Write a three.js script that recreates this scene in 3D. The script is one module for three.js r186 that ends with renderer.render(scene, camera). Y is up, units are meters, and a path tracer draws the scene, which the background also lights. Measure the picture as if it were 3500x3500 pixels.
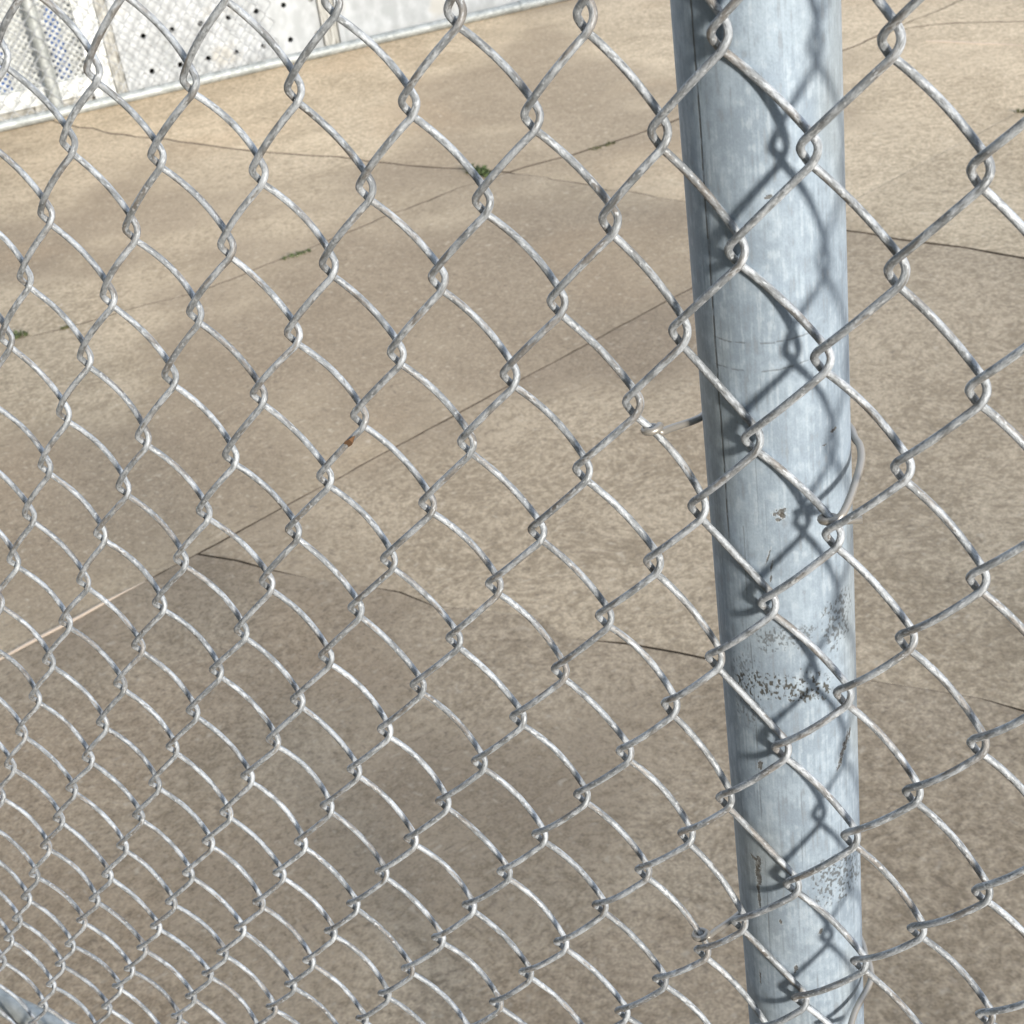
import * as THREE from 'three';
import { mergeGeometries } from 'three/addons/utils/BufferGeometryUtils.js';
import { ImprovedNoise } from 'three/addons/math/ImprovedNoise.js';

// ---------- camera, sky, sun, exposure ----------
const scene = new THREE.Scene();
const camera = new THREE.PerspectiveCamera(2 * Math.atan(0.5 / 1.47) * 180 / Math.PI, 1, 0.05, 800);
{
  const right = new THREE.Vector3(0.85201, -0.13232, -0.50652).normalize();
  const up = new THREE.Vector3(-0.15959, 0.85584, -0.49201).normalize();
  const back = right.clone().cross(up).normalize();
  camera.matrixAutoUpdate = false;
  const pos = new THREE.Vector3(0.2453, 1.45, 0.5279);
  const m = new THREE.Matrix4().makeBasis(right, up.crossVectors(back, right), back).setPosition(pos);
  m.decompose(camera.position, camera.quaternion, camera.scale);
  camera.matrixAutoUpdate = true;
  camera.updateMatrixWorld(true);
}
camera.focus = 0.78;
camera.userData.fStop = 34;

const renderer = new THREE.WebGLRenderer({ antialias: true });
renderer.toneMapping = THREE.LinearToneMapping;
renderer.toneMappingExposure = 1.46;
renderer.shadowMap.enabled = true;
renderer.shadowMap.type = THREE.PCFSoftShadowMap;

const SUN = new THREE.Vector3(0.8280, 0.2588, 0.4975).normalize();
function makeSky() {                       // bright hazy blue air, paler towards the horizon and round the sun
  const w = 512, h = 256, d = new Float32Array(w * h * 4);
  const p = new THREE.Vector3();
  for (let j = 0; j < h; j++) for (let i = 0; i < w; i++) {
    const el = ((j + 0.5) / h - 0.5) * Math.PI, az = ((i + 0.5) / w - 0.5) * 2 * Math.PI;
    p.set(Math.cos(el) * Math.cos(az), Math.sin(el), Math.cos(el) * Math.sin(az));
    const k = Math.pow(1 - Math.max(0, p.y), 3.2), c = Math.max(0, p.dot(SUN)), g = 0.6 * Math.pow(c, 10);
    const o = (j * w + i) * 4;
    d[o] = 0.55 + 0.28 * k + g; d[o + 1] = 0.66 + 0.22 * k + g * 0.95; d[o + 2] = 0.84 + 0.08 * k + g * 0.85; d[o + 3] = 1;
  }
  const t = new THREE.DataTexture(d, w, h, THREE.RGBAFormat, THREE.FloatType);
  t.mapping = THREE.EquirectangularReflectionMapping; t.magFilter = THREE.LinearFilter; t.minFilter = THREE.LinearFilter; t.needsUpdate = true;
  return t;
}
scene.background = makeSky();
scene.environment = scene.background;
scene.backgroundIntensity = 1; scene.environmentIntensity = 1;
const sun = new THREE.DirectionalLight(0xfff9ef, 3.8);
sun.position.copy(SUN).multiplyScalar(40); sun.target.position.set(-1, 0.4, -1.5);
sun.castShadow = true; sun.shadow.mapSize.set(4096, 4096); sun.shadow.bias = -0.0004; sun.shadow.radius = 13;
Object.assign(sun.shadow.camera, { left: -9, right: 9, top: 9, bottom: -9, near: 1, far: 80 });
scene.add(sun, sun.target);

// ---------- helpers ----------
let seed = 20240611;
const rnd = () => { seed = (seed + 0x6d2b79f5) | 0; let t = Math.imul(seed ^ (seed >>> 15), 1 | seed); t = (t + Math.imul(t ^ (t >>> 7), 61 | t)) ^ t; return ((t ^ (t >>> 14)) >>> 0) / 4294967296; };
const sgn = () => rnd() * 2 - 1;
const V = (x, y, z) => new THREE.Vector3(x, y, z);
const clamp = (x, a = 0, b = 1) => Math.min(b, Math.max(a, x));
const smooth = (a, b, x) => { const t = clamp((x - a) / (b - a)); return t * t * (3 - 2 * t); };
const mix = (a, b, t) => a + (b - a) * t;
const mix3 = (a, b, t) => [mix(a[0], b[0], t), mix(a[1], b[1], t), mix(a[2], b[2], t)];
// value noise that repeats every (px, py) cells
function hash(x, y, s) { let h = Math.imul(x, 374761393) + Math.imul(y, 668265263) + Math.imul(s, 1442695041); h = Math.imul(h ^ (h >>> 13), 1274126177); return ((h ^ (h >>> 16)) >>> 0) / 4294967296; }
function vn(x, y, px, py, s) {
  const xi = Math.floor(x), yi = Math.floor(y), fx = x - xi, fy = y - yi, u = fx * fx * (3 - 2 * fx), v = fy * fy * (3 - 2 * fy);
  const a = ((xi % px) + px) % px, b = (a + 1) % px, c = ((yi % py) + py) % py, d = (c + 1) % py;
  return mix(mix(hash(a, c, s), hash(b, c, s), u), mix(hash(a, d, s), hash(b, d, s), u), v);
}
function fbm(x, y, px, py, s, oct = 4) { let t = 0, a = 0.5, n = 0; for (let i = 0; i < oct; i++) { t += a * vn(x, y, px, py, s + i * 17); n += a; a *= 0.5; x *= 2; y *= 2; px *= 2; py *= 2; } return t / n; }
const toS = (c) => 255 * clamp(c <= 0.0031308 ? c * 12.92 : 1.055 * Math.pow(c, 1 / 2.4) - 0.055);
// fn(u, v) -> [r, g, b, height, rough] with linear colours; builds colour, bump and roughness maps
function maps(w, h, fn, { rough = false, bump = true } = {}) {
  const col = new Uint8Array(w * h * 4), bm = new Uint8Array(w * h * 4), rg = new Uint8Array(w * h * 4);
  for (let j = 0; j < h; j++) for (let i = 0; i < w; i++) {
    const r = fn((i + 0.5) / w, (j + 0.5) / h), o = (j * w + i) * 4;
    col[o] = toS(r[0]); col[o + 1] = toS(r[1]); col[o + 2] = toS(r[2]); col[o + 3] = 255;
    bm[o] = bm[o + 1] = bm[o + 2] = 255 * clamp(r[3]); bm[o + 3] = 255;
    rg[o] = rg[o + 1] = rg[o + 2] = 255 * clamp(r[4] ?? 0.7); rg[o + 3] = 255;
  }
  const mk = (d, srgb) => { const t = new THREE.DataTexture(d, w, h); t.wrapS = t.wrapT = THREE.RepeatWrapping; t.magFilter = THREE.LinearFilter; t.minFilter = THREE.LinearMipmapLinearFilter; t.generateMipmaps = true; if (srgb) t.colorSpace = THREE.SRGBColorSpace; t.needsUpdate = true; return t; };
  return { map: mk(col, true), ...(bump ? { bumpMap: mk(bm) } : {}), ...(rough ? { roughnessMap: mk(rg) } : {}) };
}
const used = new Map();
function numbered(n) { const k = used.get(n) ?? 0; used.set(n, k + 1); return k ? `${n}_${String(k).padStart(3, '0')}` : n; }
function mesh(name, geo, mat, parent) { const m = new THREE.Mesh(geo, mat); m.name = parent && parent !== scene ? name : numbered(name); m.castShadow = m.receiveShadow = true; (parent ?? scene).add(m); return m; }
function thing(name, label, category, pos = [0, 0, 0], group) { const g = new THREE.Group(); g.name = numbered(name); g.position.set(...pos); g.userData = { label, category }; if (group) g.userData.group = group; scene.add(g); return g; }
// tube along points: uv.x round the wire, uv.y metres along it
function tube(pts, radius, sides = 8, closed = true) {
  const n = pts.length, pos = [], nor = [], uv = [], idx = [];
  const t = new THREE.Vector3(), nn = new THREE.Vector3(), b = new THREE.Vector3(), prevT = new THREE.Vector3(), ax = new THREE.Vector3();
  let len = 0;
  for (let i = 0; i < n; i++) {
    t.subVectors(pts[Math.min(n - 1, i + 1)], pts[Math.max(0, i - 1)]).normalize();
    if (!i) { nn.set(0.3, 0.2, 1).cross(t).normalize(); } else { ax.crossVectors(prevT, t); const s = ax.length(); if (s > 1e-7) nn.applyAxisAngle(ax.divideScalar(s), Math.asin(Math.min(1, s))); nn.addScaledVector(t, -nn.dot(t)).normalize(); len += pts[i].distanceTo(pts[i - 1]); }
    prevT.copy(t); b.crossVectors(t, nn);
    const r = typeof radius === 'function' ? radius(i / (n - 1)) : radius;
    for (let k = 0; k <= sides; k++) {
      const a = k / sides * Math.PI * 2, c = Math.cos(a), s = Math.sin(a), x = nn.x * c + b.x * s, y = nn.y * c + b.y * s, z = nn.z * c + b.z * s;
      pos.push(pts[i].x + x * r, pts[i].y + y * r, pts[i].z + z * r); nor.push(x, y, z); uv.push(k / sides, len);
      if (i < n - 1 && k < sides) { const o = i * (sides + 1) + k, p = o + sides + 1; idx.push(o, o + 1, p, o + 1, p + 1, p); }
    }
  }
  if (closed) for (const [i, sg] of [[0, -1], [n - 1, 1]]) {
    const o = pos.length / 3; t.subVectors(pts[Math.min(n - 1, i + 1)], pts[Math.max(0, i - 1)]).normalize().multiplyScalar(sg);
    pos.push(pts[i].x, pts[i].y, pts[i].z); nor.push(t.x, t.y, t.z); uv.push(0, 0);
    for (let k = 0; k <= sides; k++) { const q = (i * (sides + 1) + k) * 3; pos.push(pos[q], pos[q + 1], pos[q + 2]); nor.push(t.x, t.y, t.z); uv.push(0, 0); if (k < sides) sg > 0 ? idx.push(o, o + 1 + k, o + 2 + k) : idx.push(o, o + 2 + k, o + 1 + k); }
  }
  const g = new THREE.BufferGeometry();
  g.setAttribute('position', new THREE.Float32BufferAttribute(pos, 3)); g.setAttribute('normal', new THREE.Float32BufferAttribute(nor, 3)); g.setAttribute('uv', new THREE.Float32BufferAttribute(uv, 2)); g.setIndex(idx);
  return g;
}
const curve = (pts, n) => new THREE.CatmullRomCurve3(pts, false, 'centripetal').getPoints(n);

// ---------- materials ----------
const M = {};
{ // broom-finished old concrete, about 4.6 m of it; tan paste, stains doubling as painted-in soft shade, pale and dark grit
  const S = 4.6;
  const fn = (u, v) => {
    const wx = 0.9 * (vn(u * 40, v * 40, 40, 40, 201) - 0.5), wy = 0.9 * (vn(u * 40, v * 40, 40, 40, 202) - 0.5);
    const big = fbm(u * 5, v * 5, 5, 5, 3, 5), mid = fbm(u * 26 + wx, v * 26 + wy, 26, 26, 41, 3), fine = 0.65 * vn(u * 700 + wx * 9, v * 700 + wy * 9, 700, 700, 77) + 0.35 * vn(u * 310 + wx * 4, v * 310 + wy * 4, 310, 310, 78), grit = hash(Math.floor(u * 1792), Math.floor(v * 1792), 5), rust = fbm(u * 9, v * 9, 9, 9, 123, 3), sp = vn(u * 640 + wx * 8, v * 640 + wy * 8, 640, 640, 9), stainShade = smooth(0.47, 0.64, big + 0.10 * (fine - 0.5) + 0.06 * (grit - 0.5));
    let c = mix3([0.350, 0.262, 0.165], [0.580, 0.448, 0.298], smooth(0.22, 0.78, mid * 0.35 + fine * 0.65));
    c = mix3(c, [0.262, 0.190, 0.122], 0.6 * stainShade);
    c = mix3(c, [0.43, 0.295, 0.175], 0.25 * smooth(0.56, 0.74, rust));
    const g = 0.74 + 0.52 * grit; c = c.map((x) => x * g);
    if (sp > 0.84) c = mix3(c, [0.70, 0.58, 0.43], (sp - 0.84) * 3.5);
    if (sp < 0.16) c = mix3(c, [0.13, 0.096, 0.066], (0.16 - sp) * 3.6);
    return [...c, 0.4 * fine + 0.5 * grit + 0.1 * mid];
  };
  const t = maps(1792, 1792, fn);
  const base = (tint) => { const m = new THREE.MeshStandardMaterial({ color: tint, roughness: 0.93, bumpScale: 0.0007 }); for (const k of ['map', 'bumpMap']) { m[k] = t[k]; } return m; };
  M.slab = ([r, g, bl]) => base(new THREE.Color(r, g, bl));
  M.S = S;
}
M.soil = new THREE.MeshStandardMaterial({ color: new THREE.Color(0.085, 0.064, 0.046), roughness: 1 });
{ // weathered zinc on the fence wire: grey, dark patina, white bloom and rust specks
  const fn = (u, v) => {
    const a = fbm(u * 4, v * 24, 4, 24, 11, 4), b = fbm(u * 8, v * 60, 8, 60, 31, 3), w = fbm(u * 10, v * 110, 10, 110, 53, 2), r = fbm(u * 3, v * 14, 3, 14, 91, 3), f = vn(u * 24, v * 260, 24, 260, 7);
    let c = mix3([0.235, 0.245, 0.252], [0.44, 0.46, 0.48], smooth(0.34, 0.66, a * 0.6 + b * 0.4));
    c = mix3(c, [0.185, 0.148, 0.112], 0.6 * smooth(0.56, 0.72, r));
    c = mix3(c, [0.56, 0.575, 0.585], 0.65 * smooth(0.66, 0.76, w));
    c = mix3(c, [0.12, 0.118, 0.112], 0.4 * smooth(0.63, 0.74, 1 - b));
    const g = 0.86 + 0.28 * f; return [c[0] * g, c[1] * g, c[2] * g, 0.5 * w + 0.5 * f];
  };
  const t = maps(128, 2048, fn);
  M.wires = [0, 1, 2].map((i) => {
    const m = new THREE.MeshStandardMaterial({ color: new THREE.Color().setScalar([1, 0.92, 1.06][i]), roughness: 0.62, metalness: 0.25, bumpScale: 0.00025 });
    for (const k of ['map', 'bumpMap']) { m[k] = t[k].clone(); m[k].repeat.set(1, 1 / 0.24); m[k].offset.set(0.37 * i, 0.31 * i); m[k].needsUpdate = true; }
    return m;
  });
}
const POST = { x: 0, z: -0.0374, r: 0.0330, top: 2.02 };
{ // galvanised pipe: spangle and run streaks, a weld seam, scuffs and chips through the zinc
  const Y0 = 0.60, YH = 0.86, D = Math.PI / 180 * POST.r;
  const spots = [[22.6, -0.3512, 2.6, 2.0, 0.4], [24.6, -0.3528, 1.6, 1.3, -0.3], [21, -0.3548, 1.3, 0.9, 0], [71.5, -0.317, 1.6, 0.7, 0.5], [62, -0.322, 1.1, 0.4, 0.4], [76, -0.4945, 1.3, 4.6, 0.3], [71, -0.4985, 1.2, 5.2, 0.25], [66.5, -0.5035, 1.1, 4.0, 0.25], [82, -0.4905, 0.8, 3.4, 0.2], [-15.5, -0.569, 2.0, 4.6, 0.15], [-16.5, -0.580, 1.6, 9.5, 0.05], [-17, -0.594, 0.9, 9, 0], [-20.5, -0.567, 1.6, 1.8, -0.8], [-6, -0.500, 1.4, 2.6, 0.2], [4.6, -0.606, 0.9, 1.5, 0], [40.6, -0.613, 1.2, 2.0, 0.3], [16, -0.640, 0.8, 3.6, 0.2], [-23, -0.658, 0.5, 6, 0], [26, -0.205, 1.3, 0.7, 0.5], [33, -0.4385, 0.6, 0.6, 0], [12, -0.3745, 0.35, 3.5, 0.3], [14, -0.380, 0.35, 3.5, 0.2], [13, -0.3865, 0.4, 2.6, 0.2]];
  const fn = (u, v) => {
    const az = (u - 0.5) * 360, y = Y0 + v * YH - 1.45, X = az * D;
    const st = fbm(u * 200, v * 34, 200, 34, 3, 3), bl = fbm(u * 16, v * 46, 16, 46, 21, 5), fl = fbm(u * 70, v * 190, 70, 190, 61, 3), big = fbm(u * 5, v * 9, 5, 9, 87, 3), gr = vn(u * 380, v * 1500, 380, 1500, 2);
    let c = mix3([0.275, 0.332, 0.392], [0.345, 0.410, 0.472], smooth(0.38, 0.62, 0.28 * st + 0.37 * bl + 0.35 * fl));
    c = mix3(c, [0.345, 0.37, 0.365], 0.5 * smooth(0.45, 0.7, big));
    c = mix3(c, [0.50, 0.555, 0.60], 0.3 * smooth(0.56, 0.70, fl * 0.55 + st * 0.45));
    c = mix3(c, [0.25, 0.265, 0.275], 0.4 * smooth(0.60, 0.74, 1 - (0.6 * st + 0.4 * fl)));
    const g = 0.93 + 0.14 * gr; c = c.map((x) => x * g);
    let h = 0.5 + 0.3 * (bl - 0.5) + 0.12 * (gr - 0.5);
    const wob = (fl - 0.5) * 2.2, dark = (k, col = [0.085, 0.085, 0.08]) => { c = mix3(c, col, clamp(k)); h -= 0.35 * clamp(k); };
    // weld seam and drawn scratches
    if (y < -0.09 && y > -0.37) { const d = Math.abs(az + 23 - (bl - 0.5) * 1.2) * D * 1000; dark(0.85 * smooth(0.75, 0.3, d) * (0.45 + 0.55 * smooth(0.35, 0.5, fl))); }
    { const d = Math.abs(az + 8) * D * 1000; if (y < -0.36) dark(0.5 * smooth(0.6, 0.25, d) * smooth(0.4, 0.6, st)); }
    { const sc = vn(u * 240, v * 26, 240, 26, 301), k = vn(u * 60, v * 11, 60, 11, 302); if (sc > 0.88 && k > 0.62) dark(0.5 * (sc - 0.88) * 8); }
    for (const yy of [-0.2690, -0.2817]) { const d = Math.abs(y - yy + 0.0035 * Math.cos(az / 40) - 0.0035 + (bl - 0.5) * 0.003) * 1000; if (az > -25 && az < 55) dark(0.5 * smooth(0.5, 0.2, d) * smooth(0.42, 0.55, fl)); }
    // dark speckled bands and scuffs
    const spk = fbm(u * 190, v * 560, 190, 560, 401, 2);
    const band = (y0, hh, a0, a1, k) => { const e = smooth(1, 0.3, Math.abs(y - y0 + (bl - 0.5) * 0.012) / hh) * smooth(a0 - 12, a0 + 6, az) * smooth(a1 + 14, a1 - 6, az); dark(k * smooth(0.50, 0.70, spk + 0.16 * (e - 1) + 0.03) * smooth(0, 0.3, e)); };
    band(-0.4505, 0.0095, -20, 52, 1); band(-0.420, 0.009, 4, 40, 0.6); band(-0.4185, 0.016, 60, 84, 0.7); band(-0.580, 0.020, 42, 92, 0.75); band(-0.455, 0.03, -24, -8, 0.5);
    const rag = (vn(u * 340, v * 1400, 340, 1400, 611) - 0.5) * 0.9 + (vn(u * 120, v * 480, 120, 480, 613) - 0.5) * 0.9;
    for (const [a, yy, rx, ry, sl] of spots) {
      const dy = (y - yy) * 1000, d = Math.hypot(((az - a) * D * 1000 - dy * sl) / rx, dy / ry) + rag;
      if (d < 1.1) { const k = smooth(1.05, 0.9, d); dark(0.85 * k, mix3([0.155, 0.145, 0.125], [0.075, 0.062, 0.05], smooth(0.3, 0.7, spk))); }
      else if (d < 1.45) { c = mix3(c, [0.62, 0.64, 0.64], 0.35 * smooth(1.45, 1.1, d)); h += 0.12; }
    }
    return [...c, h, 0.46 + 0.18 * bl];
  };
  const t = maps(768, 2048, fn, { rough: true });
  M.post = new THREE.MeshStandardMaterial({ ...t, metalness: 0.3, roughness: 1.15, bumpScale: 0.0004 });
  M.postY = [Y0, YH];
}
M.tie = new THREE.MeshStandardMaterial({ color: new THREE.Color(0.37, 0.34, 0.30), metalness: 0.5, roughness: 0.38 });
M.pipe = (() => {
  const t = maps(128, 512, (u, v) => { const a = fbm(u * 8, v * 30, 8, 30, 5, 4), b = fbm(u * 20, v * 90, 20, 90, 15, 3); const c = mix3([0.27, 0.285, 0.275], [0.43, 0.445, 0.43], smooth(0.3, 0.7, a * 0.6 + b * 0.4)); return [...c, b]; }, { bump: false });
  t.map.repeat.set(1, 1 / 0.6);
  return new THREE.MeshStandardMaterial({ ...t, metalness: 0.3, roughness: 0.55 });
})();

// ---------- ground: concrete slabs over soil ----------
const soil = mesh('ground', new THREE.PlaneGeometry(600, 600).rotateX(-Math.PI / 2).translate(0, -0.04, 0), M.soil);
soil.userData = { kind: 'structure', label: 'dark soil under and between the concrete slabs' };
const yard = new THREE.Group(); yard.name = 'concrete_yard'; yard.userData = { kind: 'structure', label: 'old tan concrete yard with joints and cracks' }; scene.add(yard);
{
  const vx = 0.26792, vz = -0.96344, wx = 0.96344, wz = 0.26792;       // p runs along the long joint, q across it
  const xz = (p, q) => [vx * p + wx * q, vz * p + wz * q];
  const lerpLine = (l, t) => { if (t <= l[0][0]) return l[0][1] + (t - l[0][0]) * (l[1][1] - l[0][1]) / (l[1][0] - l[0][0]) * 0.3; for (let i = 1; i < l.length; i++) if (t <= l[i][0]) return mix(l[i - 1][1], l[i][1], (t - l[i - 1][0]) / (l[i][0] - l[i - 1][0])); const n = l.length; return l[n - 1][1] + (t - l[n - 1][0]) * (l[n - 1][1] - l[n - 2][1]) / (l[n - 1][0] - l[n - 2][0]) * 0.3; };
  const per = new ImprovedNoise();
  const jag = (t, s, a) => a * (per.noise(t * 7, s, 0.5) + 0.6 * per.noise(t * 23, s, 3.5) + 0.35 * per.noise(t * 70, s, 7.5));
  // joints q = f(p); cracks p = g(q)
  const J1 = [[0.99, -3.40], [1.15, -3.31], [1.31, -3.27], [1.48, -3.19], [1.81, -3.165], [2.16, -3.155], [2.43, -3.15], [2.67, -3.08], [2.86, -3.02], [3.11, -2.96], [3.21, -2.95]];
  const B = [[-5.26, 2.26], [-4.97, 2.27], [-4.6, 2.33], [-4.2, 2.37], [-3.8, 2.47], [-3.45, 2.51], [-3.29, 2.56], [-3.04, 2.61], [-2.8, 2.625], [-2.41, 2.64], [-1.83, 2.65], [-1.67, 2.67], [-1.38, 2.69]];
  const E = [[-1.97, 0.70], [-1.91, 0.72], [-1.42, 0.85], [-1.32, 0.91], [-1.24, 0.93], [-1.16, 0.93], [-1.07, 0.97], [-0.98, 1.0], [-0.73, 1.1], [-0.63, 1.14], [-0.55, 1.15], [-0.5, 1.17]];
  const C = [[-3.03, 4.27], [-2.92, 4.33], [-2.88, 4.43], [-2.76, 4.53], [-2.53, 4.64]];
  const FAR = 45;
  const qLines = [() => -FAR, (p) => lerpLine(J1, p) + jag(p, 1.3, 0.012), (p) => -1.976 + jag(p, 2.7, 0.004), () => FAR];
  const cut = { B: (q) => lerpLine(B, q) + jag(q, 4.1, 0.016), E: (q) => lerpLine(E, q) + jag(q, 6.6, 0.020), C: (q) => lerpLine(C, q) + jag(q, 8.2, 0.02) };
  const qGap = [0, 0.0042, 0.0021, 0], gapAt = { B: 0.0038, E: 0.0021, C: 0.0028 };
  const strips = [[0, ['B'], [[1.07, 1.07, 1.07], [1.22, 1.215, 1.2]]], [1, ['B', 'C'], [[1.02, 1.02, 1.02], [1.2, 1.195, 1.18], [1.22, 1.215, 1.2]]], [2, ['E', 'B', 'C'], [[0.77, 0.765, 0.775], [0.91, 0.905, 0.91], [1.1, 1.095, 1.08], [1.16, 1.155, 1.14]]]];   // near slabs darker, far ones paler: shade by distance put into the colour
  let n = 0;
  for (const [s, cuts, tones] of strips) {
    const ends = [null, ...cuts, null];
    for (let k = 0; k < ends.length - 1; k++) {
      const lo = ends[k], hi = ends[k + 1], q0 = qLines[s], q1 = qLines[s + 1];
      const pAt = (c, side, isLo) => { if (!c) return isLo ? -FAR : FAR; let p = 2; for (let i = 0; i < 6; i++) p = cut[c](clamp(side(p), -12, 12)); return p; };
      const poly = [];
      const walkQ = (c, isLo, qa, qb) => { if (!c) { const p = isLo ? -FAR : FAR; poly.push([p, qa], [p, qb]); return; } const m = Math.ceil(Math.min(16, Math.abs(qb - qa)) / 0.03); for (let i = 0; i <= m; i++) { const q = mix(qa, qb, i / m); const w = 0.0003 + gapAt[c] * (c === 'E' ? 1.5 * clamp(0.2 + 1.9 * per.noise(q * 5, 1.5, 0.5)) : 0.4 + 1.3 * Math.abs(per.noise(q * 9, 1.5, 0.5))); poly.push([cut[c](clamp(q, -12, 12)) + (isLo ? w : -w), q]); } };
      const walkP = (f, w, pa, pb, sg) => { const a = clamp(pa, -6, 14), b = clamp(pb, -6, 14), m = Math.ceil(Math.abs(b - a) / 0.03); const L = []; for (let i = 1; i < m; i++) { const p = mix(a, b, i / m); const ww = w * (0.6 + 0.8 * Math.abs(per.noise(p * 6, 9.5, s))); L.push([p, f(p) + sg * ww]); } return L; };
      const a0 = pAt(lo, q0, true), a1 = pAt(lo, q1, true), b0 = pAt(hi, q0, false), b1 = pAt(hi, q1, false);
      const qa0 = q0(clamp(a0, -6, 14)) + qGap[s], qa1 = q1(clamp(a1, -6, 14)) - qGap[s + 1], qb0 = q0(clamp(b0, -6, 14)) + qGap[s], qb1 = q1(clamp(b1, -6, 14)) - qGap[s + 1];
      walkQ(lo, true, qa0, qa1);
      poly.push(...walkP(q1, qGap[s + 1], a1, b1, -1));
      walkQ(hi, false, qb1, qb0);
      poly.push(...walkP(q0, qGap[s], b0, a0, 1));
      const sh = new THREE.Shape(poly.map(([p, q]) => { const [x, z] = xz(p, q); return new THREE.Vector2(x, -z); }));
      const g = new THREE.ExtrudeGeometry(sh, { depth: 0.1, bevelEnabled: false });
      const uvA = g.attributes.uv, ps = g.attributes.position, ro = 0.4, ou = 0.13, ov = 0.37;
      for (let i = 0; i < uvA.count; i++) { const x = ps.getX(i), y = ps.getY(i); uvA.setXY(i, (x * Math.cos(ro) - y * Math.sin(ro)) / M.S + ou, (x * Math.sin(ro) + y * Math.cos(ro)) / M.S + ov); }
      g.rotateX(-Math.PI / 2).translate(0, -0.1 + 0.0008 * ((n * 5) % 3), 0);
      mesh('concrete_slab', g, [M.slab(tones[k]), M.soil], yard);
      n++;
    }
  }
}
{ // pale strips along two stretches of joint
  M.paleStrip = new THREE.MeshStandardMaterial({ color: new THREE.Color(0.62, 0.49, 0.37), roughness: 0.9 });
  const xz = (p, q) => [0.26792 * p + 0.96344 * q, -0.96344 * p + 0.26792 * q];
  for (const line of [[[0.24, -1.976], [0.33, -1.977], [0.42, -1.975], [0.50, -1.978], [0.57, -1.976]], [[4.305, -2.70], [4.32, -2.60], [4.33, -2.50], [4.345, -2.42], [4.35, -2.30]]]) {
    const pts = line.map(([p, q]) => { const [x, z] = xz(p, q); return V(x, 0.0002, z); });
    mesh('joint_strip', tube(curve(pts, 30), (t) => 0.0034 * (0.35 + Math.sin(Math.PI * Math.min(1, t * 0.8 + 0.2))) , 6), M.paleStrip, yard);
  }
}
// grass and weeds rooted in the joints
M.grass = [[0.075, 0.108, 0.035], [0.10, 0.125, 0.05], [0.12, 0.12, 0.055]].map((c) => new THREE.MeshStandardMaterial({ color: new THREE.Color(...c), roughness: 0.8, side: THREE.DoubleSide }));
function tuft(x, z, w, h, n, mat, label, dir = 0) {
  const gs = [];
  for (let i = 0; i < n; i++) {
    const a = rnd() * 6.28, l = h * (0.45 + 0.75 * rnd()), t = sgn() * w, s = sgn() * w * 0.25, bx = Math.cos(dir) * t - Math.sin(dir) * s, bz = Math.sin(dir) * t + Math.cos(dir) * s, ln = l * (0.3 + 0.9 * rnd());
    const c = V(bx, -0.038, bz), m = V(bx + Math.cos(a) * ln * 0.45, l * 0.75, bz + Math.sin(a) * ln * 0.45), e = V(bx + Math.cos(a) * ln, l * (0.6 + 0.4 * rnd()), bz + Math.sin(a) * ln), pw = 0.0022 + 0.002 * rnd(), px = -Math.sin(a) * pw, pz = Math.cos(a) * pw;
    const g = new THREE.BufferGeometry();
    g.setAttribute('position', new THREE.Float32BufferAttribute([c.x - px, c.y, c.z - pz, c.x + px, c.y, c.z + pz, m.x - px, m.y, m.z - pz, m.x + px, m.y, m.z + pz, e.x, e.y, e.z], 3)); g.setIndex([0, 1, 2, 1, 3, 2, 2, 3, 4]); g.computeVertexNormals(); gs.push(g);
  }
  const o = mesh('grass_tuft', mergeGeometries(gs), mat); o.position.set(x, 0, z); o.userData = { label, category: 'grass', group: 'grass tufts in the concrete joints' };
}
tuft(-2.385, -3.31, 0.05, 0.026, 110, M.grass[0], 'bushiest green grass tuft where two concrete cracks cross', 0.3);
tuft(-2.985, -1.905, 0.024, 0.02, 40, M.grass[1], 'small green tuft in the joint farthest along from the post', -1.1);
tuft(-2.886, -1.99, 0.018, 0.010, 26, M.grass[2], 'olive grass sprig in the joint beside another small tuft', -1.1);
tuft(-2.556, -2.585, 0.045, 0.008, 60, M.grass[1], 'long low strip of grass lying along the concrete joint', -1.1);
tuft(-2.10, -3.62, 0.05, 0.007, 40, M.grass[2], 'thin weed strip along the joint beyond the bushiest tuft', -1.1);
tuft(-0.908, -4.081, 0.02, 0.012, 26, M.grass[2], 'lone olive weed on the open concrete right of the post', 0.4);

// ---------- the near fence: woven wire mesh ----------
const Q = [[-0.0514527, -0.1304580], [0.0294489, -0.0463352], [-0.0329539, -0.0414597], [0.00025033, -0.00002706], [0.00042214, 0.00027510], [0.00010041, 0.00006849]];
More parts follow.
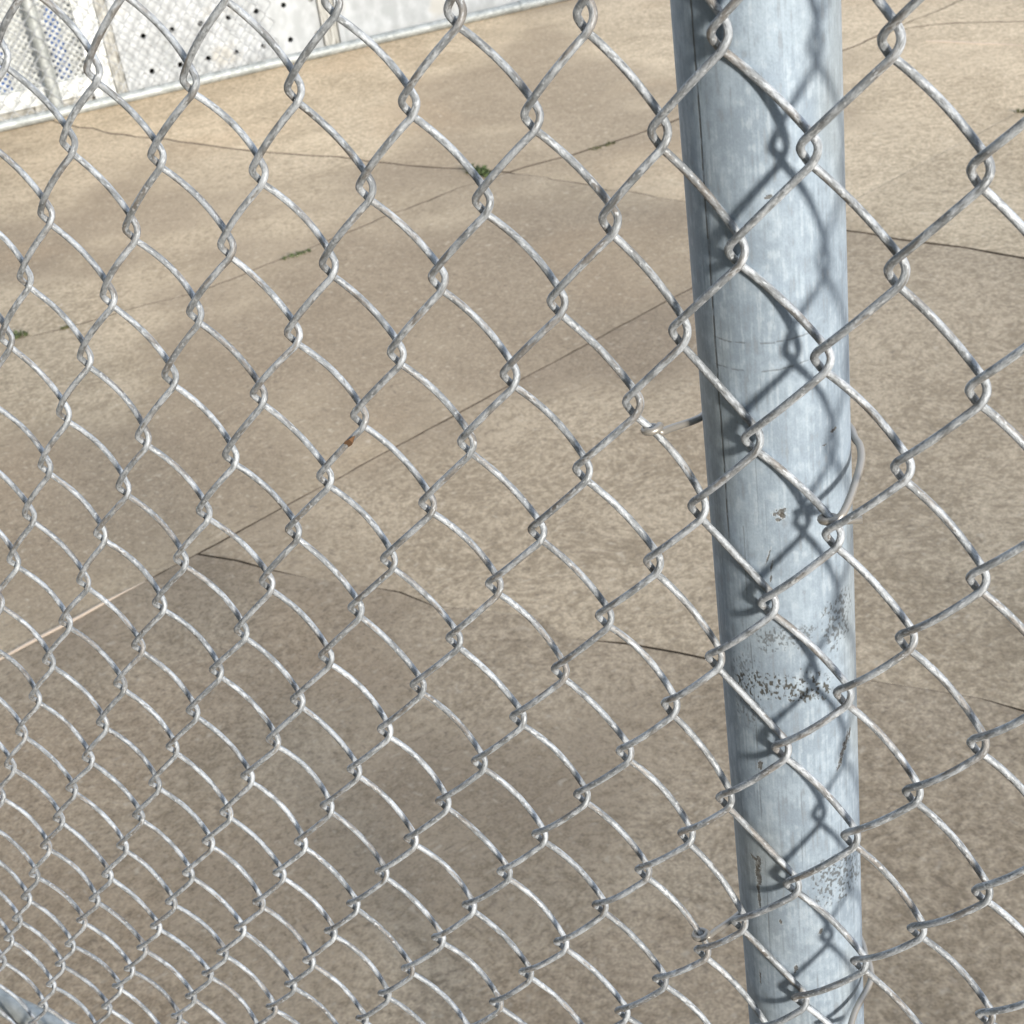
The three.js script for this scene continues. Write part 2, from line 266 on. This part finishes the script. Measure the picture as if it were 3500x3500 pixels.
// measured knots: lattice a, b and offset from the smooth lattice in 0.1 mm
const KNOTS = new Map('0,0,-39,-29;0,1,-12,-25;0,2,6,1;0,3,21,23;0,4,20,11;0,5,27,31;0,6,22,24;0,7,16,32;0,8,26,20;0,9,19,-1;0,10,11,19;0,11,-13,-3;0,12,-19,-3;1,-1,-96,-49;1,0,-55,-22;1,1,4,6;1,2,18,13;1,3,29,24;1,4,36,22;1,5,40,22;1,6,21,15;1,7,22,26;1,8,19,11;1,9,5,-1;1,10,9,-6;2,-2,-58,-10;2,-1,-55,-7;2,0,-56,-34;2,1,-21,-12;2,2,35,16;2,3,45,29;2,4,55,36;2,5,52,49;2,6,37,23;2,7,25,19;2,8,11,2;3,-2,-32,1;3,-1,-21,-4;3,0,-14,-4;3,1,-27,-25;3,2,1,-12;3,3,53,38;3,4,56,51;3,5,54,38;3,6,41,28;4,-1,-10,-3;4,0,5,8;4,1,9,24;4,2,-3,-14;4,3,11,6;4,4,49,46;4,5,53,42;5,0,6,-5;5,1,10,16;5,2,21,26;5,3,1,0;5,4,-24,-34;5,5,32,33;5,6,37,54;6,1,7,-14;6,2,14,0;6,3,5,10;6,4,-19,-48;6,5,-43,-53;6,6,9,19;7,2,12,-46;7,3,-5,-28;7,4,-11,1;7,5,-61,-45;-1,1,-22,-59;-1,2,-2,-30;-1,3,4,-17;-1,4,18,-7;-1,5,18,4;-1,6,3,23;-1,7,2,8;-1,8,-8,-8;-1,9,-2,3;-1,10,5,13;-2,2,-24,-57;-2,3,0,-25;-2,4,8,-12;-2,5,16,1;-2,6,4,18;-2,7,15,17;-2,8,-19,-10;-2,9,6,10;-3,4,2,-36;-3,5,-5,4;-3,6,5,7;-3,7,19,17;-3,8,10,22;-3,9,1,27;-3,10,-6,19;-4,5,8,-26;-4,6,25,18;-4,7,25,26;-4,8,21,42;-4,9,16,41;0,13,-21,-31;0,14,-21,-36;0,15,-27,-49;0,16,-40,-68;0,17,-23,-45;0,18,-8,-4;0,19,-6,-16;1,11,-17,-15;1,12,-26,-43;1,13,-4,-13;1,14,-30,-47;1,15,-42,-68;1,16,-30,-48;1,17,-3,-4;1,18,18,25;1,19,57,103;1,20,78,108;2,12,-28,-41;2,13,-24,-38;2,14,-14,-20;2,15,-2,-1;2,16,30,45;2,17,21,42;2,18,36,71;-1,14,-14,-28;-1,15,-35,-25;-1,16,-32,-33;-1,17,-35,-31;-1,18,-46,-67;-1,19,2,-29;-1,20,33,7;-1,21,71,51;-1,22,97,60;-2,16,-41,-37;-1,11,-9,6;-1,12,-5,15;-1,13,-23,-19;-2,11,-10,4;-2,12,-20,12;-2,13,-37,1;-2,14,-32,-2;-2,15,-43,-19;-2,10,-14,24;2,9,-5,-8;2,10,-13,-12;2,11,-37,-46;3,7,24,12;3,8,0,-1;3,9,-15,-18;3,10,-28,-20;3,11,-56,-39;3,12,-43,-19;3,13,-46,-47;4,6,46,37;4,7,19,24;4,8,15,10;4,9,-11,2;4,10,-26,-24;4,11,-63,-61;5,7,15,50;5,8,-6,4;5,9,-19,5;6,7,7,44'.split(';').map((s) => { const [a, b, x, y] = s.split(',').map(Number); return [a + ',' + b, [a, b, x * 1e-4, y * 1e-4]]; }));
const knotCache = new Map();
function knot(c, r) {                       // knot in column c and row r (same parity), metres
  const key = c + ',' + r; if (knotCache.has(key)) return knotCache.get(key);
  const a = (r + c) / 2, b = (r - c) / 2, t = [1, a, b, a * a, a * b, b * b];
  let x = 0, y = 0; for (let i = 0; i < 6; i++) { x += Q[i][0] * t[i]; y += Q[i][1] * t[i]; }
  const k = KNOTS.get(a + ',' + b);
  if (k) { x += k[2]; y += k[3]; } else {
    let W = 0, dx = 0, dy = 0; for (const [ka, kb, kx, ky] of KNOTS.values()) { const d2 = (ka - a) ** 2 + (kb - b) ** 2, w = 1 / (d2 * d2); W += w; dx += w * kx; dy += w * ky; }
    const nn = 0.85; x += nn * dx / W + 0.0012 * (hash(c, r, 5) - 0.5); y += nn * dy / W + 0.0012 * (hash(c, r, 6) - 0.5);
  }
  const p = [x, y + 1.45]; knotCache.set(key, p); return p;
}
const fabric = thing('chain_link_mesh', 'weathered galvanised diamond wire mesh stretched in front of the thick steel post', 'chain link', [0, 0, 0]);
const WIRE = 0.00174;
const legs = new Map(), leg = (c, r) => { const k = c + ',' + r; if (!legs.has(k)) legs.set(k, []); return legs.get(k); };
const onLeg = (c, r, t) => { const l = leg(c, r), k = Math.min(l.length - 2, Math.floor(t * (l.length - 1))); return l[k].clone().lerp(l[k + 1], t * (l.length - 1) - k); };
{
  const RC = 0.0021, DELTA = 0.0034, BULGE = 0.0039, R0 = -7, R1 = 30, CAP = 1.5;
  for (let c = -33; c <= 14; c++) {
    const pts = [];

    for (let r = R0; r < R1; r++) {
      const rightFirst = ((r - c) % 2 + 2) % 2 === 1;      // from a right knot down to the left: the front leg
      const A = knot(rightFirst ? c + 1 : c, r), Bk = knot(rightFirst ? c : c + 1, r + 1);
      if (A[1] < 0.14) break;
      const sx = rightFirst ? -1 : 1, xa = A[0] - sx * DELTA, xb = Bk[0] + sx * DELTA, L = Math.abs(xb - xa) - 2 * RC, qa = Math.PI / 2 * RC, tot = L + 2 * qa * CAP, zs = rightFirst ? 1 : -1;
      const bul = Math.abs((xa + xb) / 2) < 0.036 && !rightFirst ? (Math.abs((xa + xb) / 2) < 0.012 ? 0.0002 : 0.003) : BULGE * (0.65 + 0.6 * hash(c, r, 77));
      const put = (x, z, s) => leg(c, r).push(pts[pts.push(V(xa + sx * x, mix(A[1], Bk[1], s / tot), zs * z)) - 1]);
      for (let i = 0; i < 3; i++) { const f = i / 3 * Math.PI / 2; put(RC - RC * Math.cos(f), RC * Math.sin(f), qa * CAP * i / 3); }
      const m = 9; for (let i = 0; i <= m; i++) { const t = i / m; put(RC + L * t, RC + bul * Math.pow(Math.sin(Math.PI * t), 0.9) , qa * CAP + L * t); }
      for (let i = 1; i < 3; i++) { const f = (1 - i / 3) * Math.PI / 2; put(RC + L + RC * Math.cos(f), RC * Math.sin(f), qa * CAP + L + qa * CAP * i / 3); }
    }
    const near = c > -12;
    const g = tube(curve(pts, pts.length * (near ? 2 : 1)), WIRE, near ? 10 : 8);
    const uv = g.attributes.uv, off = rnd() * 3, ou = rnd(); for (let i = 0; i < uv.count; i++) uv.setXY(i, uv.getX(i) + ou, uv.getY(i) + off);
    mesh('wire', g, M.wires[((c % 3) + 3) % 3], fabric);
  }
}
// ---------- the post, its ties and the thin lower rail ----------
{
  const post = thing('fence_post', 'thick galvanised steel post with chips, scuffs and wire shadows', 'post', [POST.x, 0, POST.z]);
  const n = 96, pos = [], nor = [], uv = [], idx = [], ys = [0, 0.6, 1.0, 1.46, POST.top];
  ys.forEach((y, j) => { for (let i = 0; i <= n; i++) { const a = (i / n - 0.5) * 2 * Math.PI; pos.push(Math.sin(a) * POST.r, y, Math.cos(a) * POST.r); nor.push(Math.sin(a), 0, Math.cos(a)); uv.push(i / n, (y - M.postY[0]) / M.postY[1]); if (j && i < n) { const o = j * (n + 1) + i, p = o - n - 1; idx.push(p, p + 1, o, p + 1, o + 1, o); } } });
  const g = new THREE.BufferGeometry(); g.setAttribute('position', new THREE.Float32BufferAttribute(pos, 3)); g.setAttribute('normal', new THREE.Float32BufferAttribute(nor, 3)); g.setAttribute('uv', new THREE.Float32BufferAttribute(uv, 2)); g.setIndex(idx);
  mesh('pipe', g, M.post, post);
  mesh('cap', new THREE.LatheGeometry([[0, 0.034], [0.012, 0.032], [0.026, 0.022], [0.034, 0.006], [0.0352, 0], [0.0352, -0.03], [0.0336, -0.03]].map(([x, y]) => new THREE.Vector2(x, y)), 40).translate(0, POST.top, 0), M.pipe, post);
}
function tie(hl, hr, label) {            // from a hook on one mesh wire, round the back of the post, to a hook on another
  const cz = POST.z, pol = (deg, r, y) => V(Math.sin(deg * Math.PI / 180) * r, y, cz + Math.cos(deg * Math.PI / 180) * r), R = POST.r + 0.0019, W = WIRE + 0.0018;
  const pts = [];
  for (let i = 0; i <= 12; i++) { const a = -0.5 + i / 12 * 6.4; pts.push(V(hl.x + Math.cos(a) * W, hl.y + 0.0022 - 0.0034 * i / 12, hl.z + Math.sin(a) * W * 1.1)); }
  pts.push(V(mix(hl.x, -R, 0.45) , hl.y - 0.002, hl.z - 0.007), pol(-78, R + 0.001, hl.y - 0.005));
  const y1 = hr.y + 0.013;
  for (let i = 0; i <= 12; i++) { const t = i / 12; pts.push(pol(mix(-95, -246, t), R, mix(hl.y - 0.006, y1, smooth(0, 1, t)))); }
  pts.push(pol(104, R + 0.0022, y1 - 0.0005), pol(93, R + 0.0042, y1 - 0.003), V(hr.x + 0.0045, mix(y1, hr.y, 0.55), -0.018), V(hr.x + 0.0050, hr.y + 0.0025, -0.004));
  for (let i = 0; i <= 12; i++) { const a = 0.4 + i / 12 * 5.0; pts.push(V(hr.x + Math.cos(a) * W * 1.15, hr.y + 0.0012 - 0.0003 * i, hr.z + Math.sin(a) * W * 1.1)); }
  pts.push(V(hr.x + 0.012, hr.y - 0.002, hr.z - 0.006));
  const o = mesh('tie_wire', tube(curve(pts, 260), 0.0018, 10), M.tie);
  o.userData = { label, category: 'tie wire', group: 'wire ties round the post' };
}
tie(onLeg(0, 4, 0.36), onLeg(2, 4, 0.80), 'bright tie wire hooked round the post above the dark scuff band');
tie(onLeg(-1, 11, 0.80), onLeg(2, 12, 0.55), 'tie wire low on the post beneath the long dark chip');
{
  const pts = []; for (let i = 0; i <= 8; i++) { const x = mix(-1.12, 0.42, i / 8); pts.push(V(x, 0.378 - 0.012 * (x + 0.8), -0.021)); }
  const o = mesh('lower_rail', tube(pts, 0.0115, 20), M.pipe); o.userData = { label: 'thin grey pipe rail running low along the back of the mesh', category: 'rail' };
}

// ---------- far fence and the white panels behind it ----------
const far = { o: V(-4.78, 0, -3.47), u: V(0.586804, 0, -0.809729), n: V(0.809729, 0, 0.586804) };
const place = (g) => { g.position.copy(far.o); g.rotation.y = Math.atan2(0.809729, 0.586804); return g; };   // local x along the fence, z towards the camera
const at = (s, y, o) => V(s, y, -o);
{
  const rail = place(thing('fence_rail', 'grey bottom pipe rail lying on the concrete under the far fence', 'rail'));
  const pts = []; for (let i = 0; i <= 10; i++) pts.push(at(mix(-1.6, 4.2, i / 10), 0.0212, 0));
  mesh('pipe', tube(pts, 0.021, 20), M.pipe, rail);
  for (const s of [2.33, 2.45]) mesh('coupling', tube([at(s - 0.022, 0.0225, 0), at(s + 0.022, 0.0225, 0)], 0.0238, 20), M.pipe, rail);
  const p = place(thing('fence_post', 'slender grey post of the far fence in front of the white mesh gate', 'post'));
  mesh('pipe', tube([at(0.253, 0, 0.03), at(0.253, 1.0, 0.03), at(0.253, 2.0, 0.03)], 0.0255, 24), M.pipe, p);
  mesh('band', tube([at(0.253, 0.088, 0.03), at(0.253, 0.093, 0.03)], 0.0268, 24), M.pipe, p);
  mesh('cap', new THREE.SphereGeometry(0.0275, 20, 10, 0, 6.283, 0, 1.571).translate(0.253, 2.0, -0.03), M.pipe, p);
  const f = place(thing('chain_link_mesh', 'fine looking diamond wire mesh of the far fence over the white panels', 'chain link'));
  const W = 0.064, H = 0.078;
  for (let i = -10; i < 50; i++) {
    const pt = []; for (let j = 0; j <= 22; j++) { const l = (((j + i) % 2 + 2) % 2 === 0), x = -0.4 + i * W / 2 + (l ? -0.0015 : W / 2 + 0.0015); pt.push(at(x, 0.028 + j * H / 2, -0.006 - (l ? 0.002 : -0.002)), at(x + (l ? 1 : -1) * W / 4, 0.028 + (j + 0.5) * H / 2, -0.006 + (l ? 0.004 : -0.004))); }
    mesh('wire', tube(curve(pt, 110), 0.0022, 6), M.wires[0], f);
  }
}
M.white = (() => { const t = maps(512, 512, (u, v) => { const a = fbm(u * 6, v * 6, 6, 6, 5, 5), b = fbm(u * 30, v * 20, 30, 20, 15, 3), c0 = mix3([0.36, 0.372, 0.375], [0.50, 0.515, 0.52], smooth(0.3, 0.7, a * 0.5 + b * 0.5)); const c = mix3(c0, [0.42, 0.39, 0.33], 0.6 * smooth(0.62, 0.76, a)); return [...c, b]; }, { bump: false }); return new THREE.MeshStandardMaterial({ ...t, roughness: 0.5 }); })();
M.dirty = (() => { const t = maps(256, 512, (u, v) => { const a = fbm(u * 6, v * 16, 6, 16, 25, 5), b = fbm(u * 20, v * 8, 20, 8, 35, 4); let c = mix3([0.26, 0.25, 0.22], [0.56, 0.55, 0.51], smooth(0.3, 0.65, a * 0.5 + b * 0.5)); c = mix3(c, [0.13, 0.115, 0.09], 0.8 * smooth(0.58, 0.7, a)); return [...c, b]; }, { bump: false }); return new THREE.MeshStandardMaterial({ ...t, roughness: 0.7 }); })();
M.cream = M.white.clone(); M.cream.color.setRGB(1.5, 1.48, 1.42);
M.blue = new THREE.MeshStandardMaterial({ color: new THREE.Color(0.06, 0.20, 0.62), roughness: 0.45 });
M.black = new THREE.MeshStandardMaterial({ color: new THREE.Color(0.03, 0.03, 0.03), roughness: 0.9 });
const bx = (x0, x1, y0, y1, o0, o1) => { const g = new THREE.BoxGeometry(x1 - x0, y1 - y0, o1 - o0).translate((x0 + x1) / 2, (y0 + y1) / 2, -(o0 + o1) / 2); return g; };
{
  // gate of white expanded metal
  const g = place(thing('expanded_metal_gate', 'white painted gate of expanded metal with broad frame behind the far fence', 'gate'));
  mesh('stile', bx(0.418, 0.505, 0.02, 1.6, 0.10, 0.15), M.cream, g);
  mesh('stile', bx(-1.30, -1.215, 0.03, 1.6, 0.10, 0.15), M.cream, g);
  mesh('bottom_beam', bx(-1.215, 0.418, 0.047, 0.117, 0.10, 0.15), M.cream, g);
  mesh('top_beam', bx(-1.215, 0.418, 1.53, 1.6, 0.10, 0.15), M.cream, g);
  mesh('kick_board', bx(-1.2, 0.41, 0.002, 0.045, 0.155, 0.17), M.dirty, g);
  for (const s of [0.20, -0.9]) mesh('foot', bx(s - 0.03, s + 0.03, 0, 0.047, 0.11, 0.14), M.dirty, g);
  const gs = [], PX = 0.029, PY = 0.0142;
  for (let j = 0; j < 50; j++) for (let i = 0; i < 46; i++) for (const d of [-1, 1]) {
    const x = 0.43 - i * PX - (j % 2 ? PX / 2 : 0), y = 0.115 + j * PY / 1, x1 = x - PX / 2 * 1, y1 = y + d * PY / 2;
    if (x > 0.43) continue;
    // a slanted strand between two bonds
    const cx = (x + x1) / 2, cy = (y + y1) / 2, len = Math.hypot(PX / 2, PY), ang = Math.atan2(d * PY, -PX / 2);
    const b = new THREE.BoxGeometry(len * 1.1, 0.0075, 0.0030); b.rotateX(0.75); b.rotateZ(Math.atan2(-d * PY * 0.92, PX / 2 * 1.9)); b.translate(cx, cy, -0.125); gs.push(b);
  }
  mesh('expanded_metal', mergeGeometries(gs), M.cream, g).userData.kind = 'stuff';
  // blue bottles on the floor behind it, and the board that closes the view
  const prof = [[0, 0], [0.026, 0], [0.03, 0.006], [0.03, 0.10], [0.0285, 0.11], [0.03, 0.12], [0.03, 0.33], [0.022, 0.37], [0.012, 0.385], [0.012, 0.41], [0, 0.41]].map(([x, y]) => new THREE.Vector2(x, y));
  for (const [s, k, lab] of [[0.335, 1, 'tall blue bottle behind the white gate beside the slender post'], [0.085, 0.8, 'shorter blue bottle behind the white gate away from its stile']]) {
    const b = place(thing('plastic_bottle', lab, 'bottle', [0, 0, 0], 'blue bottles behind the gate'));
    mesh('body', new THREE.LatheGeometry(prof, 28).scale(1, k, 1).translate(s, 0, -0.22), M.blue, b);
    mesh('lid', new THREE.CylinderGeometry(0.0135, 0.0135, 0.022, 18).translate(s, 0.418 * k, -0.22), M.white, b);
  }
  const bd = place(thing('back_board', 'pale grey board standing behind the white expanded metal gate', 'board'));
  mesh('board', bx(-1.3, 0.5, 0, 1.7, 0.27, 0.29), M.cream, bd);
  // shelter back wall that closes the view behind the gate
  const jam = place(thing('door_jamb', 'narrow grimy grey jamb between white gate and perforated panel', 'jamb'));
  mesh('jamb', bx(0.512, 0.556, 0, 1.7, 0.12, 0.17), M.dirty, jam);
  mesh('edge_strip', bx(0.557, 0.569, 0, 1.7, 0.10, 0.16), M.white, jam);
}
function holed(name, label, s0, s1, holes, mat) {
  const g = place(thing(name, label, 'panel'));
  const sh = new THREE.Shape([[s0, 0.012], [s1, 0.012], [s1, 1.5], [s0, 1.5]].map(([x, y]) => new THREE.Vector2(x, y)));
  for (const [x, y, r] of holes) { const h = new THREE.Path(); h.absarc(x, y, r, 0, Math.PI * 2, true); sh.holes.push(h); }
  const e = new THREE.ExtrudeGeometry(sh, { depth: 0.025, bevelEnabled: false, curveSegments: 16 }).translate(0, 0, -0.165);
  mesh('sheet', e, mat, g);
  mesh('backing', bx(s0, s1, 0.012, 1.5, 0.22, 0.24), M.black, g);
  for (const [a, b] of [[s0, s0 + 0.02], [s1 - 0.02, s1]]) mesh('spacer', bx(a, b, 0.012, 1.5, 0.1652, 0.2198), M.dirty, g);
}
{
  const hs = []; for (let j = 0; j < 10; j++) for (let i = 0; i < 7; i++) hs.push([0.676 + 0.1225 * i, 0.071 + 0.1455 * j, 0.0115]);
  holed('perforated_panel', 'white panel with rows of round holes behind the far fence', 0.571, 1.43, hs, M.white);
  const sp = place(thing('door_jamb', 'narrow grimy grey jamb to the right of the perforated panel', 'jamb'));
  mesh('jamb', bx(1.433, 1.497, 0, 1.7, 0.12, 0.17), M.dirty, sp);
  mesh('edge_strip', bx(1.499, 1.522, 0, 1.7, 0.10, 0.16), M.white, sp);
  holed('wall_panel', 'plain pale panel beyond the perforated one behind the far fence', 1.525, 2.42, [], M.white);
}

// ---------- greenery out of view: a tree, with shrubs and trees added to block light ----------
M.bark = new THREE.MeshStandardMaterial({ color: new THREE.Color(0.11, 0.085, 0.062), roughness: 0.95 });
M.leaf = new THREE.MeshStandardMaterial({ color: new THREE.Color(0.06, 0.095, 0.03), roughness: 0.7, side: THREE.DoubleSide });
const leafAt = (x, y, z, s) => { const g = new THREE.BufferGeometry(); g.setAttribute('position', new THREE.Float32BufferAttribute([-s, 0, 0, 0, 0.006, -s * 0.45, s, 0, 0, 0, 0.006, s * 0.45], 3)); g.setIndex([0, 1, 2, 0, 2, 3]); g.computeVertexNormals(); g.rotateX(sgn() * 1.2); g.rotateY(rnd() * 6.28); g.rotateZ(sgn() * 0.9); g.translate(x, y, z); return g; };
{ // small open tree on the sunny side, its leaf clumps soften and break the low light on the concrete
  const T = thing('yard_tree', 'small open tree with separate leaf clumps on the sunny side of the yard', 'tree', [4.6, 0, 0.0]), wood = [], lv = [];
  const tp = []; for (let i = 0; i <= 8; i++) tp.push(V(0.06 * Math.sin(i * 1.1), 3.0 * i / 8, 0.05 * Math.cos(i * 1.5))); wood.push(tube(tp, (t) => 0.055 * (1 - 0.75 * t), 9));
  for (let k = 0; k < 26; k++) {
    const l = -0.9 + 3.2 * rnd(), y = 1.15 + 2.2 * rnd(), dd = 0.5 * sgn(), e = V(0.5 * l + 0.866 * dd, y, -0.866 * l + 0.5 * dd), s = V(0, Math.max(0.6, y - 0.7 - 0.3 * Math.abs(l)), 0);
    const m = s.clone().lerp(e, 0.5).add(V(0, 0.12, 0)); wood.push(tube(curve([s, m, e], 10), (t) => 0.02 * (1 - 0.75 * t), 5));
    for (let i = 0; i < 80; i++) { const a = rnd() * 6.28, r = 0.30 * Math.cbrt(rnd()), z = sgn(); lv.push(leafAt(e.x + r * Math.cos(a) * Math.sqrt(1 - z * z), e.y + 0.6 * r * z, e.z + r * Math.sin(a) * Math.sqrt(1 - z * z), 0.03 + 0.03 * rnd())); }
  }
  mesh('trunk', mergeGeometries(wood), M.bark, T); mesh('crown', mergeGeometries(lv), M.leaf, T);
}
for (let k = 0; k < 3; k++) { // low unseen shrubs added to shade the near concrete: the sun clears them on its way to the post but not on its way to the concrete just behind it
  const l = -0.75 + k * 0.95, x = 4.3 * 0.857 + 0.515 * l, z = 4.3 * 0.515 - 0.857 * l, top = 1.42 + 0.08 * k;
  const S = thing('added_shrub', ['added unseen low bush blocking sun at the end nearest the screen trees', 'added unseen low bush blocking sun between two others', 'added unseen low bush blocking sun beside the small open tree'][k], 'added_shrub', [x, 0, z], 'added low bushes shading the near concrete'), stems = [], lv = [];
  for (let i = 0; i < 8; i++) { const a = i * 0.8 + rnd(), sp = 0.35 * rnd(), p = [V(Math.cos(a) * 0.05, 0, Math.sin(a) * 0.05)]; for (let j = 1; j <= 4; j++) p.push(V(Math.cos(a) * (0.05 + sp * j / 4), top * 0.85 * j / 4, Math.sin(a) * (0.05 + sp * j / 4))); stems.push(tube(p, (t) => 0.014 * (1 - 0.8 * t), 5)); }
  for (let i = 0; i < 1500; i++) { const a = rnd() * 6.28, y = top * (0.05 + 0.95 * rnd()), rr = 0.62 * Math.sqrt(rnd()) * Math.sqrt(1 - 0.75 * (y / top) ** 3); lv.push(leafAt(Math.cos(a) * rr, y, Math.sin(a) * rr, 0.035 + 0.03 * rnd())); }
  mesh('stems', mergeGeometries(stems), M.bark, S); mesh('crown', mergeGeometries(lv), M.leaf, S);
}
// tall unseen screen added behind the camera: it hides half the sky from the concrete near the fence
for (let k = 0; k < 4; k++) {
  const S = thing('added_screen_tree', ['added unseen leafy tree blocking sky at the row end away from the sun', 'added unseen leafy tree blocking sky as second in the row', 'added unseen leafy tree blocking sky as third in the row', 'added unseen leafy tree blocking sky at the sunny end of the row'][k], 'tree', [-5.4 + k * 2.05, 0, 2.15], 'added row of trees blocking the sky');
  const top = 6.0 + 0.5 * rnd(), stems = [], lv = [];
  for (let i = 0; i < 9; i++) { const a = i * 0.7 + rnd(), sp = 0.8 * rnd(), p = [V(Math.cos(a) * 0.06, 0, Math.sin(a) * 0.06)]; for (let j = 1; j <= 5; j++) p.push(V(Math.cos(a) * (0.06 + sp * j / 5) + sgn() * 0.05, top * 0.92 * j / 5, Math.sin(a) * (0.06 + sp * j / 5) + sgn() * 0.05)); stems.push(tube(p, (t) => 0.035 * (1 - 0.8 * t), 6)); }
  for (let i = 0; i < 5200; i++) { const a = rnd() * 6.28, y = top * (0.03 + 0.97 * Math.pow(rnd(), 0.8)), rr = 1.25 * Math.sqrt(rnd()) * (0.8 + 0.3 * Math.sin(y * 2.3 + a * 2 + k)) * (1 - 0.35 * Math.max(0, y / top - 0.6)); lv.push(leafAt(Math.cos(a) * rr, y, Math.sin(a) * rr * 0.7, 0.07 + 0.06 * rnd())); }
  mesh('trunk', mergeGeometries(stems), M.bark, S); mesh('crown', mergeGeometries(lv), M.leaf, S);
}
{ // scrap of dry leaf caught on the mesh
  const p = onLeg(-6, 5, 0.35), s = new THREE.Shape(); s.moveTo(0, -0.008); s.quadraticCurveTo(0.0042, -0.002, 0.0008, 0.009); s.quadraticCurveTo(-0.0034, 0.001, 0, -0.008);
  const g = new THREE.ExtrudeGeometry(s, { depth: 0.0006, bevelEnabled: false, curveSegments: 8 }); const a = g.attributes.position; for (let i = 0; i < a.count; i++) a.setZ(i, a.getZ(i) + 0.0025 * Math.sin(a.getY(i) * 240)); g.computeVertexNormals();
  const o = mesh('dry_leaf', g, new THREE.MeshStandardMaterial({ color: new THREE.Color(0.20, 0.105, 0.05), roughness: 0.8 })); o.position.set(p.x, p.y, p.z + 0.0025); o.rotation.set(0.2, 0.3, -0.75);
  o.userData = { label: 'tiny scrap of brown dry leaf caught on a mesh wire', category: 'leaf' };
}
renderer.render(scene, camera);
